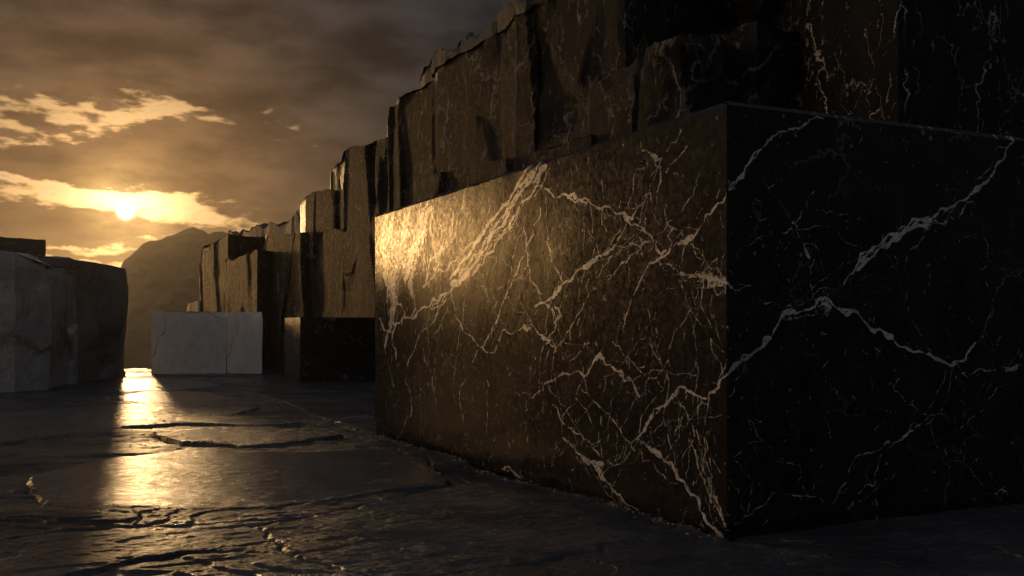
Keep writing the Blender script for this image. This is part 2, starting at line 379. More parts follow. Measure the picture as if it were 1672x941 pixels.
def ground_height(X, Y):
    P3 = np.stack([X, Y, np.zeros_like(X)], 1)
    r = np.hypot(X, Y)
    h = np.zeros_like(X); pol = np.zeros_like(X)
    near = (r < 70) & (Y > 2) & (np.abs(X) < 45)
    Pn = P3[near]
    # split layers: a terraced slow noise gives thin ledges a centimetre or two high
    wp = np.stack([fbm(Pn * .9, 4, 5), fbm(Pn * .9, 4, 9)], 1)
    Q = Pn.copy(); Q[:, 0] = Pn[:, 0] * .32 + wp[:, 0] * .10; Q[:, 1] = Pn[:, 1] * .75 + wp[:, 1] * .12
    f_ = fbm(Q * .9, 4, 21) * 4.2
    fl = np.floor(f_); fr = f_ - fl
    terr = (fl + smooth(fr, .86, 1.0)) * .011
    val, d1, d2, _ = cellular(np.stack([Q[:, 0] * 1.0, Q[:, 1] * .9, Q[:, 1] * 0 + .5], 1), 31, (0,))
    crack = -.014 * smooth(d2 - d1, .014, .0) * smooth(fbm(Pn * .8, 3, 77), -.25, .25)
    rot = np.stack([Pn[:, 0] * .92 + Pn[:, 1] * .38, -Pn[:, 0] * .38 + Pn[:, 1] * .92, Pn[:, 2]], 1) * np.array([2.2, 7.5, 1])
    rip = (1 - np.abs(fbm(rot + wp[:, :1] * .8, 4, 15, .55))) 
    rough_ = smooth(fbm(Pn * .45, 3, 19), -.5, .25)
    base = terr + crack + .006 * fbm(Pn * 2.3, 4, 3) + (val - .5) * .012 + .011 * rip * (.35 + .65 * rough_)
    P2 = Pn[:, :2] + wp * .05
    pl = np.zeros(len(Pn))
    P2 = P2 + .04 * np.stack([fbm(Pn * 5, 3, 2), fbm(Pn * 5, 3, 4)], 1); und = .006 * fbm(Pn * 1.7, 3, 8)
    for pg, lift, po in SLABS:
        s_ = in_poly_sdf(P2, pg)
        k = smooth(s_, 0, .035)
        inner = lift + und + .009 * rip * (1 - po) + .003 * rip + .002 * fbm(Pn * 9, 3, 81)
        groove = -.013 * smooth(np.abs(s_ + .02), .03, .0)
        base = base * (1 - k) + inner * k + groove
        pl = np.maximum(pl * (1 - k), po * smooth(s_, -.02, .25))
    # straight saw-cut seam running to the big block and along its foot; the block side stands prouder
    def side(A, B):
        ab = (B - A) / np.linalg.norm(B - A); q = Pn[:, :2] - A
        return q @ ab, q @ np.array([ab[1], -ab[0]])       # along, right of the line
    al, rt = side(SEAM_A, NEAR + (NEAR - SEAM_B) * .35)
    # line A->B then B->NEAR: nearly straight, so blend offsets by distance
    al1, rt1 = side(SEAM_A, SEAM_B); L1 = np.linalg.norm(SEAM_B - SEAM_A)
    al2, rt2 = side(SEAM_B, NEAR); 
    rt_ = np.where(al1 < L1, rt1, rt2)
    rt_ = rt_ + .018 * fbm(Pn * 2.5, 4, 41)
    on = smooth(al1, -1.5, 0.0) * (Pn[:, 1] > 4)
    lip = .022 * smooth(rt_, -.02, .03) + .016 * np.exp(-(rt_ - .03) ** 2 / .002) * (1 + .9 * fbm(Pn * 9, 3, 43))
    base = base + on * (lip - .06 * np.exp(-(rt_ + .04) ** 2 / .0025))
    h[near] = base; pol[near] = pl
    # beyond the lip of the terrace the ground drops to the valley
    ed = EDGE_Y + .5 * fbm(P3 * .5, 3, 51) - np.maximum(0, -X - 22) * .3
    drop = smooth(Y, ed, ed + 1.2)
    valley = -16 + 5 * fbm(P3 * .008, 4, 61) - 6 * smooth(r, 45, 160)
    h = h * (1 - drop) + valley * drop
    side_ = smooth(np.abs(X), 60, 75) * (1 - drop); h = h - side_ * 6
    return h, pol
azs = np.concatenate([np.arange(-180, -60, 4.0), np.arange(-60, -30, .8), np.linspace(-30, 31, 1000), np.arange(31.8, 60, .8), np.arange(60, 180, 4.0)])
inv = np.linspace(1 / 4.6, 1 / 41.0, 560)
rs = np.concatenate([[.5, 1.5, 2.6, 3.6], 1 / inv, np.geomspace(42, 1500, 70)])
AZg, RG = np.meshgrid(np.radians(azs), rs)
Xg, Yg = (RG * np.sin(AZg)).ravel(), (RG * np.cos(AZg)).ravel()
hg, pg_ = ground_height(Xg, Yg)
nA = len(azs)
Vg = np.concatenate([np.stack([Xg, Yg, hg], 1), [[0, 0, 0]]])
tri_c = np.stack([np.full(nA, len(Vg) - 1), np.roll(np.arange(nA), -1), np.arange(nA)], 1)
gq = grid_quads(len(rs), nA, wrap=True)[:, ::-1]
ground = make_mesh('ground', Vg, gq, M_FLOOR, tris=tri_c, attrs={'polish': np.append(pg_, 0)})
tag(ground, kind='structure')
def ground_z(x, y): return float(ground_height(np.array([x]), np.array([y]))[0][0])

# ------------------------------------------------------------------ mountains
def mountain(name, prof, dist, depth, seed, zb=-30):
    px = np.array([p[0] for p in prof], float); py = np.array([p[1] for p in prof], float)
    xs = np.linspace(px[0], px[-1], 420)
    top = np.interp(xs, px, py)
    rows = np.linspace(-1, 1, 46)
    V = []
    for t_ in rows:
        Yr = dist + t_ * depth
        X = (xs - CX) / F * dist * (1 + t_ * depth / dist * .4)
        Z = H + (HY - top) / F * dist
        prof_ = (1 - abs(t_)) ** .8
        V.append(np.stack([X, np.full_like(X, Yr), zb + (Z - zb) * prof_], 1))
    V = np.concatenate(V)
    amp = np.repeat((1 - (1 - np.abs(rows)) ** 5), len(xs))
    V[:, 2] += (fbm(V * .02, 5, seed) * 9) * amp + fbm(V * .09, 5, seed + 9) * 1.8
    o = make_mesh(name, V, grid_quads(len(rows), len(xs)), M_MOUNT)
    return tag(o, kind='structure')
mountain('mountain', [(-700, 520), (-300, 500), (-100, 480), (60, 470), (150, 452), (205, 437), (216, 428), (226, 431), (236, 407), (250, 394), (270, 389), (288, 385), (302, 379), (318, 375), (332, 379), (346, 384), (357, 378), (366, 379), (385, 392), (430, 405), (520, 430), (700, 470), (1100, 510)], 560, 230, 71)

# ------------------------------------------------------------------ rough quarried blocks
def rough_block(name, plan, z0, ztop, mat, parent=None, loc=(0, 0, 0), res=.12, amp=.05, scl=1.0, seed=0, chip=.0, smooth_=True, facet=.0, taper=None, sharp=38, topamp=None, streak=.45, mass=0.0, msc=.4, border=.09, resz=None, fine=None, backres=.8):
    """closed block over a plan polygon (clockwise seen from above is fine); ztop one value per corner"""
    plan = [np.array(p, float) for p in plan]; n = len(plan)
    ar = sum(plan[i][0] * plan[(i + 1) % n][1] - plan[(i + 1) % n][0] * plan[i][1] for i in range(n))
    zt = list(ztop) if hasattr(ztop, '__len__') else [ztop] * n
    fine_i = set(fine or [])
    if ar < 0:
        plan = plan[::-1]; zt = zt[::-1]; fine_i = {(n - 2 - k) % n for k in fine_i}
    pts, nrm, zz = [], [], []
    for i in range(n):
        a_, b_ = plan[i], plan[(i + 1) % n]; L = np.linalg.norm(b_ - a_)
        k = max(2, int(L / (res if fine is None or i in fine_i else backres))); t_ = np.linspace(0, 1, k, endpoint=False)
        pts.append(a_ + (b_ - a_) * t_[:, None]); zz.append(zt[i] + (zt[(i + 1) % n] - zt[i]) * t_)
        nn = np.array([(b_ - a_)[1], -(b_ - a_)[0]]) / L
        nrm.append(np.repeat(nn[None], k, 0))
        pn = plan[i - 1]; np_ = np.array([(a_ - pn)[1], -(a_ - pn)[0]]); np_ /= np.linalg.norm(np_)
        m_ = nn + np_; nrm[-1][0] = m_ / np.linalg.norm(m_)
    pts = np.concatenate(pts); nrm = np.concatenate(nrm); zz = np.concatenate(zz); N = len(pts)
    hmax = max(zt) - z0
    rows = max(4, int(hmax / (resz or res))); tr = np.linspace(0, 1, rows)
    cen = pts.mean(0)
    V = []; Nn = []; W = []
    for t_ in tr:
        V.append(np.column_stack([pts, z0 + (zz - z0) * t_])); Nn.append(np.column_stack([nrm, np.zeros(N)])); W.append(np.ones(N))
    for s_ in (.985, .93, .8, .6, .3):
        V.append(np.column_stack([cen + (pts - cen) * s_, zz])); Nn.append(np.tile([0, 0, 1.], (N, 1))); W.append(np.full(N, .9))
    V = np.concatenate(V); Nn = np.concatenate(Nn); W = np.concatenate(W)
    Ps = V * np.array([1, 1, streak]) * scl
    d = fbm(Ps * 1.1, 5, seed) * amp
    if facet:
        Pw = Ps * .75 + .08 * np.stack([fbm(Ps * 1.5, 3, seed + 3), fbm(Ps * 1.5, 3, seed + 5), fbm(Ps * 1.5, 3, seed + 6)], 1)
        val, d1, d2, off = cellular(Pw, seed + 70)
        gdir = np.stack([np.sin(val * 40), np.cos(val * 40), np.sin(val * 91)], 1)
        d = d + facet * ((val - .5) * 1.0 + .8 * (off * gdir).sum(1)) * smooth(d2 - d1, 0, border)
    if mass:
        Pm = V * np.array([1, 1, .75]) * msc; Pm = Pm + np.stack([Pm[:, 2] * .5, Pm[:, 2] * .3, Pm[:, 0] * 0], 1)
        Pm = Pm + .10 * np.stack([fbm(Pm * 1.3, 4, seed + 43), fbm(Pm * 1.3, 4, seed + 45), fbm(Pm * 1.3, 4, seed + 46)], 1)
        val, d1, d2, off = cellular(Pm, seed + 170)
        gdir = np.stack([np.sin(val * 40), np.cos(val * 40), .6 * np.sin(val * 91)], 1)
        d = d + mass * ((val - .5) * 1.1 + .9 * (off * gdir).sum(1)) * smooth(d2 - d1, 0, .14)
    if chip:
        # broken arrises: bite the top and vertical edges
        et = np.minimum(1, (zz[np.arange(len(V)) % N] - V[:, 2]) / (.35))
        d = d - chip * np.clip(1 - et, 0, 1) ** 2 * (fbm(V * 1.6, 3, seed + 15) * .8 + .5).clip(0, 2)
    Nn2 = Nn.copy()
    if topamp is not None:
        top = Nn[:, 2] > .5
        d = np.where(top, fbm(V * .8, 5, seed + 31) * topamp, d)
        # carry the top relief into the uppermost rows so that the rim stays closed
        nb = rows * N
        rim = np.zeros(len(V)); 
        tt = np.repeat(tr, N); rimw = smooth(tt, .86, 1)
        V[:nb, 2] += fbm(V[:nb] * .8, 5, seed + 31) * topamp * rimw
    V = V + Nn2 * d[:, None] * W[:, None]
    if taper is not None: V = taper(V)
    q = grid_quads(rows + 5, N, wrap=True)
    V = np.concatenate([V, [V[-N:].mean(0)], [[*cen, z0]]])
    last = (rows + 4) * N
    t1 = np.stack([last + np.arange(N), last + np.roll(np.arange(N), -1), np.full(N, len(V) - 2)], 1)
    t2 = np.stack([np.roll(np.arange(N), -1), np.arange(N), np.full(N, len(V) - 1)], 1)
    return make_mesh(name, V, q, mat, parent, loc, tris=np.concatenate([t1, t2]), smooth=smooth_, sharp=sharp)

# quarry wall: a line in plan, X = 17.5 - 0.68 Y, cut into benches of different height and projection
WN = np.array([-.827, -.562])
def wl(px, off=0.0):
    k = (px - CX) / F
    Y = 17.5 / (k + .68); p = np.array([k * Y, Y])
    # keep the same picture column while standing 'off' metres in front of the line
    s_ = off / abs((p / np.linalg.norm(p)) @ WN)
    return p * (1 - s_ / np.linalg.norm(p))
def zpx(p, py): return H + (HY - py) / F * p[1]
wall = empty('quarry_face', (4.0, 22.0, 0.0))
tag(wall, 'tall stepped quarry face of dark veined rock rising behind the big black block', 'rock face')
WLOC = (4.0, 22.0, 0.0)
def slab(xa, ya, xb, yb, off, side_w, seed, z0=-2.5, thick=5.0, mat=None, side_az=None, name='rock_slab', **kw):
    """front face from column xa (far) to xb (near) with tops at rows ya, yb; side_w = length of its sunward flank"""
    A, B = wl(xa, off), wl(xb, off)
    if side_az is None: side_az = (math.degrees(math.atan((xa - CX) / F)) + SUN_AZ) / 2
    sd = np.array([math.sin(R(side_az)), math.cos(R(side_az))])
    # flank runs back from A, visible to its left
    C = A + sd * side_w
    back = -WN * thick
    plan = [C, A, B, B + back, C + back]
    za, zb = zpx(A, ya), zpx(B, yb)
    args = dict(res=.055, resz=.11, amp=.012, scl=.52, seed=seed, facet=.24, mass=.04, msc=.5, streak=.22, border=.03, chip=.03, topamp=.14, fine=(0, 1), sharp=20)
    args.update(kw)
    return rough_block(name, plan, z0, [za, za, zb, zb, za], mat or M_WALL, wall, WLOC, **args)
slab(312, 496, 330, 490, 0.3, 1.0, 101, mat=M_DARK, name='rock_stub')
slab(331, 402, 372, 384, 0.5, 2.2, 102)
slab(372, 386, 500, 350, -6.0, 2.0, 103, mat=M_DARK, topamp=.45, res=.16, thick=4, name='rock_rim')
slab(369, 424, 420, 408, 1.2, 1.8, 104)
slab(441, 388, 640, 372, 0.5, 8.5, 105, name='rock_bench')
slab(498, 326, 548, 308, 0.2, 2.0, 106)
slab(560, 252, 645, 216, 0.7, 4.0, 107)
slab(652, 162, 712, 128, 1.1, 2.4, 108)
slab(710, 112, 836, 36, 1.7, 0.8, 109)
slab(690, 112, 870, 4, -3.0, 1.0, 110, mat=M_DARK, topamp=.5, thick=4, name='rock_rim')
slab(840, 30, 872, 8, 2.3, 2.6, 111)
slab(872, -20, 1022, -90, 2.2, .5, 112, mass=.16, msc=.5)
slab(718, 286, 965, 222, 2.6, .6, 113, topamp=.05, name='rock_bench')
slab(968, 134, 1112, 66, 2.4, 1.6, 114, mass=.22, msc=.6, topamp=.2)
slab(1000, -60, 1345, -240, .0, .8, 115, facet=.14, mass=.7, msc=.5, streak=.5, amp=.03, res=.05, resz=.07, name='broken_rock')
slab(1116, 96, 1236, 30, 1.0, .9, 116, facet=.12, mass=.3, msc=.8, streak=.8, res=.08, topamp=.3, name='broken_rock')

# buttress at the right with its own sharp corner
CB = np.array([5.98, 15.5]); dL = np.array([-.489, 1]) / 1.1132; dR = np.array([1, .489]) / 1.1132
pb_label = ('smooth dark stone buttress with a sharp vertical corner behind the big block', 'stone buttress')
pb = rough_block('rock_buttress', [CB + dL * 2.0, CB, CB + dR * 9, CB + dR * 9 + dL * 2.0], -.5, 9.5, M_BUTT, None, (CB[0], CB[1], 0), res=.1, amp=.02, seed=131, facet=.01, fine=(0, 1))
tag(pb, *pb_label)

# ------------------------------------------------------------------ the big black marble block
BL, BR, BH = 7.93, 3.60, 3.144
def left_uv(px, py):
    k = (px - CX) / F; t_ = (1.5305 - 7.125 * k) / (k + .489)
    Y = 7.125 + t_; return t_ * 1.1132, H + (HY - py) / F * Y, Y
def right_uv(px, py):
    k = (px - CX) / F; t_ = (7.125 * k - 1.5305) / (1 - .489 * k)
    Y = 7.125 + .489 * t_; return t_ * 1.1132, H + (HY - py) / F * Y, Y
VL = [
    (9.0, [(628, 372), (624, 405), (630, 440), (634, 470)]), (8.0, [(668, 352), (660, 378), (652, 400), (648, 425)]), (9.0, [(690, 350), (684, 380), (674, 405), (668, 432), (662, 455)]),
    (6.0, [(700, 340), (694, 362), (690, 384)]), (5.0, [(640, 356), (636, 380), (640, 402)]), (6.0, [(646, 440), (640, 470), (644, 500), (636, 530)]), (4.0, [(676, 440), (670, 462), (674, 486)]),
    (2.2, [(704, 342), (702, 372), (708, 404), (712, 428)]), (2.0, [(722, 400), (708, 420), (698, 446), (690, 468)]), (1.8, [(716, 432), (704, 456), (700, 470)]),
    (1.8, [(634, 480), (650, 498), (662, 512), (656, 530)]), (1.6, [(672, 480), (680, 500), (668, 520)]), (2.0, [(620, 520), (634, 540), (628, 570)]), (1.6, [(648, 530), (640, 560), (646, 590)]),
    # left face: half width in photo px, points in photo px
    (3.0, [(884, 262), (868, 292), (848, 318), (832, 345), (815, 372), (796, 402), (778, 428), (760, 452), (742, 467)]),
    (3.0, [(866, 272), (842, 308), (822, 335), (800, 362), (782, 392), (764, 420), (748, 440), (735, 455)]),
    (2.2, [(846, 312), (828, 342), (806, 376), (784, 412), (764, 436), (750, 450)]),
    (2.0, [(880, 292), (862, 325), (842, 352), (828, 372), (812, 392), (795, 415), (780, 438), (770, 450)]),
    (1.4, [(902, 268), (886, 300), (870, 322), (846, 352), (826, 380), (806, 396), (786, 428)]),
    (5.0, [(868, 284), (858, 296), (850, 304)]), (5.0, [(890, 272), (880, 286), (872, 298)]), (5.0, [(762, 448), (748, 460), (738, 465)]),
    (2.0, [(742, 466), (728, 478), (716, 490), (702, 500), (684, 508), (664, 518), (640, 528)]),
    (1.8, [(722, 480), (712, 496), (704, 504), (716, 500), (730, 486)]),
    (1.6, [(800, 360), (790, 384), (770, 396), (755, 410), (735, 430), (718, 440), (704, 455), (690, 470)]),
    (2.0, [(873, 306), (900, 316), (915, 320), (930, 324), (948, 326), (966, 334), (985, 338), (1002, 346), (1024, 354), (1040, 368), (1058, 382), (1070, 398), (1078, 414)]),
    (3.2, [(928, 322), (944, 326), (958, 331)]), (3.2, [(1018, 350), (1032, 358)]),
    (2.0, [(1187, 316), (1172, 332), (1160, 350), (1150, 362), (1138, 378), (1128, 392), (1112, 392), (1098, 404), (1086, 418), (1072, 424), (1060, 430)]),
    (3.6, [(1130, 384), (1120, 396), (1108, 398)]), (2.4, [(1086, 410), (1076, 422), (1066, 428)]),
    (1.5, [(1060, 430), (1048, 452), (1036, 478), (1026, 505), (1020, 530)]),
    (1.6, [(1098, 404), (1090, 385), (1098, 372), (1112, 378), (1124, 392)]),
    (2.2, [(1012, 386), (998, 408), (984, 416), (972, 422), (960, 434), (948, 440), (936, 452), (922, 462), (912, 474), (904, 486), (888, 494), (874, 500)]),
    (4.0, [(974, 420), (962, 432), (954, 438)]), (3.6, [(914, 470), (908, 482)]), 
    (1.6, [(1062, 394), (1046, 404), (1030, 416), (1014, 430), (1004, 444), (990, 452)]),
    (1.4, [(1046, 404), (1032, 396), (1016, 404), (1000, 418), (984, 436), (976, 452)]),
    (1.8, [(888, 494), (898, 504), (906, 516), (908, 530), (900, 545), (892, 556)]), (2.6, [(905, 500), (915, 515), (905, 528)]),
    (1.3, [(972, 470), (958, 490), (942, 515), (930, 540), (915, 560), (905, 576)]),
    (1.7, [(1046, 232), (1058, 248), (1068, 258), (1078, 272), (1078, 288), (1074, 310), (1072, 332)]), (3.0, [(1060, 250), (1072, 262)]),
    (1.3, [(1074, 262), (1090, 246), (1104, 232), (1112, 212)]), (1.2, [(1078, 290), (1092, 270), (1108, 258), (1120, 240)]),
    (1.4, [(1062, 316), (1050, 322), (1040, 342), (1026, 362), (1012, 384)]),
    (1.2, [(1088, 330), (1086, 352), (1098, 372)]), (1.1, [(1140, 300), (1122, 330), (1104, 356), (1088, 372)]),
    (6.0, [(1140, 449), (1152, 452), (1164, 457)]), (6.5, [(1164, 456), (1178, 460), (1190, 466)]), (2.5, [(1112, 446), (1130, 450), (1146, 452)]), (1.2, [(1100, 440), (1080, 432), (1062, 428)]),
    (1.5, [(882, 340), (872, 366), (862, 396), (848, 428), (838, 454), (826, 482), (817, 506), (806, 530), (796, 552), (771, 592)]),
    (1.6, [(735, 474), (742, 500), (748, 523), (762, 546), (778, 560), (787, 566), (812, 562), (835, 546), (854, 534), (868, 530), (880, 546), (895, 556), (906, 566)]),
    (2.4, [(856, 532), (866, 536)]), (3.0, [(886, 552), (898, 556), (892, 562)]),
    (1.3, [(735, 476), (716, 502), (692, 538), (676, 574), (662, 604)]), (1.0, [(732, 500), (720, 528), (704, 552)]),
    (1.3, [(852, 366), (858, 396), (864, 438), (866, 462), (888, 482)]), (1.2, [(892, 394), (900, 426), (914, 450), (920, 464)]),
    (1.2, [(735, 330), (740, 352), (738, 378), (725, 405), (708, 440)]), (1.2, [(762, 300), (755, 340), (744, 380), (730, 416)]),
    (1.0, [(700, 335), (712, 352), (716, 375)]), (1.1, [(800, 335), (790, 365), (778, 392)]),
    (2.0, [(890, 627), (906, 620), (924, 610), (944, 606), (968, 594), (984, 584), (996, 596), (1006, 606), (1020, 616), (1036, 630), (1044, 648)]),
    (3.0, [(974, 588), (986, 585)]), (2.2, [(1012, 612), (1030, 622)]),
    (1.6, [(950, 636), (962, 646), (976, 660), (990, 674), (1004, 690), (1014, 704), (1020, 716), (1036, 736)]),
    (1.7, [(902, 660), (914, 682), (928, 698), (940, 708), (954, 718), (966, 728), (980, 746)]),
    (2.0, [(920, 716), (938, 732), (948, 742), (962, 750), (974, 758), (982, 772), (996, 790), (1012, 808), (1030, 830), (1040, 842)]),
    (3.6, [(954, 746), (968, 754), (982, 757)]), (2.6, [(968, 756), (978, 772), (984, 784)]),
    (1.3, [(982, 680), (978, 706), (982, 732), (984, 748)]), (1.2, [(940, 650), (958, 668), (966, 690)]),
    (2.2, [(1040, 716), (1054, 696), (1062, 680), (1076, 666), (1092, 654), (1100, 642), (1106, 632), (1130, 642), (1156, 652), (1166, 640), (1187, 612)]),
    (3.0, [(1050, 702), (1064, 680)]), (2.8, [(1096, 650), (1108, 634)]),
    (2.4, [(1040, 716), (1056, 728), (1068, 738), (1082, 750), (1100, 766), (1116, 786), (1128, 808), (1142, 832), (1154, 852), (1166, 868), (1174, 880)]),
    (4.0, [(1060, 731), (1078, 747)]), (4.2, [(1148, 842), (1160, 860), (1170, 876)]), (2.8, [(1084, 752), (1104, 770)]),
    (1.8, [(1190, 866), (1176, 846), (1162, 822), (1154, 798), (1142, 770), (1136, 744), (1124, 716)]),
    (1.6, [(1183, 860), (1170, 818), (1158, 780), (1148, 748)]),
    (1.3, [(1100, 642), (1110, 662), (1122, 680), (1132, 696)]), (1.2, [(1122, 680), (1140, 664), (1150, 650)]),
    (1.3, [(1040, 716), (1026, 745), (1012, 758), (990, 752)]), (1.1, [(1136, 696), (1142, 724), (1160, 748), (1176, 772)]),
    (1.3, [(1000, 558), (1018, 580), (1040, 600), (1058, 620), (1082, 634)]), (1.2, [(1060, 560), (1076, 590), (1090, 616)]),
    (1.2, [(826, 770), (850, 778), (870, 790)]), (2.0, [(818, 766), (840, 776), (852, 788)]),
    (1.1, [(690, 560), (694, 590), (706, 625), (712, 660)]), (1.0, [(660, 620), (672, 650), (668, 690)]),
    (1.0, [(760, 620), (750, 650), (756, 690)]), (1.0, [(840, 640), (870, 650), (890, 640)]), (1.2, [(930, 590), (950, 572), (962, 560)]),
]
VR = [
    (2.6, [(1187, 316), (1204, 296), (1216, 278), (1226, 260), (1240, 246), (1256, 228), (1270, 218), (1292, 210), (1316, 202), (1346, 194)]),
    (3.4, [(1190, 310), (1202, 300), (1212, 284)]), (2.6, [(1226, 262), (1236, 248)]), (2.6, [(1282, 215), (1298, 210)]),
    (3.0, [(1656, 226), (1646, 240), (1640, 258), (1622, 284), (1604, 302), (1588, 316), (1566, 328), (1546, 342), (1530, 350), (1512, 362), (1484, 366), (1458, 382), (1434, 402), (1412, 420), (1396, 440), (1378, 464)]),
    (4.5, [(1620, 288), (1602, 304), (1588, 316)]), (5.5, [(1520, 360), (1500, 368), (1478, 376), (1456, 392)]), (5.0, [(1456, 392), (1436, 406), (1414, 424), (1400, 440)]),
    (2.6, [(1530, 350), (1500, 360), (1470, 372), (1446, 388), (1424, 404), (1402, 424)]),
    (1.8, [(1602, 308), (1590, 326), (1572, 344), (1552, 354), (1526, 360)]), (1.2, [(1648, 240), (1620, 270), (1600, 290), (1585, 308)]),
    (1.6, [(1330, 312), (1316, 340), (1306, 356), (1298, 366), (1304, 386), (1314, 404), (1322, 420)]), (4.2, [(1294, 364), (1302, 370)]), (3.4, [(1314, 406), (1321, 420)]), (1.3, [(1280, 382), (1292, 370)]),
    (3.0, [(1187, 612), (1206, 592), (1226, 580), (1246, 566), (1260, 550), (1272, 528), (1281, 510), (1300, 512), (1320, 506), (1336, 490), (1350, 488), (1362, 500), (1384, 506), (1396, 508), (1410, 524), (1426, 540), (1446, 546), (1460, 556), (1480, 568), (1500, 574), (1520, 580), (1552, 598), (1566, 590), (1582, 574), (1594, 558)]),
    (5.0, [(1196, 602), (1212, 588), (1228, 580)]), (4.4, [(1246, 566), (1258, 552)]), (7.0, [(1280, 512), (1294, 510)]), (8.5, [(1344, 496), (1356, 502)]), (6.0, [(1372, 507), (1392, 508)]), (5.0, [(1416, 532), (1428, 542)]), (5.5, [(1446, 544), (1456, 550)]), (3.6, [(1516, 578), (1536, 588)]), (3.4, [(1552, 598), (1566, 590)]),
    (1.4, [(1280, 506), (1262, 492), (1240, 488), (1215, 482)]), (6.0, [(1187, 462), (1196, 470)]), (2.0, [(1196, 470), (1212, 470), (1226, 466)]),
    (1.6, [(1672, 600), (1650, 603), (1636, 601), (1610, 606), (1584, 612), (1560, 618)]), (4.5, [(1644, 604), (1660, 600)]),
    (1.8, [(1516, 680), (1500, 696), (1482, 710), (1462, 722), (1442, 730), (1420, 740), (1397, 746), (1386, 770), (1372, 798), (1358, 822)]), (3.0, [(1444, 727), (1452, 722)]), (2.6, [(1474, 714), (1490, 704)]),
    (1.6, [(1450, 624), (1462, 640), (1474, 648), (1494, 664), (1516, 680)]), (1.4, [(1440, 740), (1434, 758), (1428, 786), (1430, 812), (1436, 850)]),
    (1.6, [(1432, 786), (1414, 792), (1400, 808), (1384, 832)]), (1.6, [(1187, 868), (1206, 856), (1230, 836), (1264, 804), (1290, 808), (1326, 812), (1346, 820)]),
    (1.2, [(1206, 678), (1240, 716), (1276, 756), (1312, 796), (1326, 812)]), (1.2, [(1190, 650), (1215, 600), (1240, 570), (1262, 545)]),
    (1.2, [(1230, 840), (1206, 800), (1194, 770)]), (1.1, [(1610, 460), (1620, 500), (1606, 545), (1594, 560)]), (1.1, [(1672, 440), (1640, 452), (1622, 490), (1606, 530)]),
    (1.1, [(1516, 680), (1560, 705), (1580, 690), (1612, 655), (1650, 625)]), (1.1, [(1520, 690), (1545, 760), (1590, 775), (1640, 795)]), (1.1, [(1640, 800), (1626, 860), (1616, 880)]),
    (1.1, [(1370, 470), (1330, 480), (1300, 500)]), (1.1, [(1510, 362), (1500, 400), (1470, 420)]), (1.0, [(1590, 330), (1606, 380), (1612, 420), (1650, 440)]),
    (1.2, [(1480, 480), (1500, 540), (1520, 580)]), (1.2, [(1545, 595), (1530, 640), (1516, 680)]),
    (1.0, [(1225, 400), (1270, 378), (1295, 372)]), (1.0, [(1250, 310), (1280, 340), (1296, 362)]), (1.0, [(1330, 344), (1370, 352), (1420, 370)]),
]
def jag(P, rough, r_):
    P = [np.array(p, float) for p in P]
    for it in range(4):
        Q = [P[0]]
        for a_, b_ in zip(P[:-1], P[1:]):
            d_ = b_ - a_; L = np.linalg.norm(d_)
            if L > .018:
                nn = np.array([-d_[1], d_[0]])
                Q.append((a_ + b_) / 2 + nn * r_.gauss(0, rough * .72 ** it))
            Q.append(b_)
        P = Q
    return P
def raster(U, Z, veins, r_, kx=lambda u: 1.0):
    """U (columns), Z (rows) -> field of half-width minus distance, in metres"""
    Fd = np.full((len(Z), len(U)), -.04)
    for w0, P in veins:
        ph = r_.random() * 50; acc_ = 0.0
        for i, (a_, b_) in enumerate(zip(P[:-1], P[1:])):
            L = np.linalg.norm(b_ - a_); acc_ += L
            wv = w0 * (1 + .35 * math.sin(acc_ * 17 + ph) + .30 * math.sin(acc_ * 47 + ph * 2.1))
            if math.sin(acc_ * 13 + ph * 3) + .6 * math.sin(acc_ * 37 + ph) < -.95 and w0 < .008: wv -= .004
            pad = .04 + wv
            k_ = kx((a_[0] + b_[0]) / 2); i0, i1 = np.searchsorted(U, min(a_[0], b_[0]) - pad / k_), np.searchsorted(U, max(a_[0], b_[0]) + pad / k_)
            j0, j1 = np.searchsorted(Z, min(a_[1], b_[1]) - pad), np.searchsorted(Z, max(a_[1], b_[1]) + pad)
            if i1 <= i0 or j1 <= j0: continue
            uu, zz = np.meshgrid(U[i0:i1], Z[j0:j1])
            ab = (b_ - a_) * np.array([k_, 1]); uu = (uu - a_[0]) * k_; t_ = np.clip((uu * ab[0] + (zz - a_[1]) * ab[1]) / max(ab @ ab, 1e-9), 0, 1)
            d_ = np.hypot(uu - t_ * ab[0], zz - a_[1] - t_ * ab[1])
            Fd[j0:j1, i0:i1] = np.maximum(Fd[j0:j1, i0:i1], wv - d_)
    return Fd
def walk(u, z, ang, L, step, r_, wander=.35):
    P = [np.array([u, z])]
    for _ in range(max(1, int(L / step))):
        ang += r_.gauss(0, wander * .6); P.append(P[-1] + step * np.array([math.cos(ang), math.sin(ang)]))
    return P
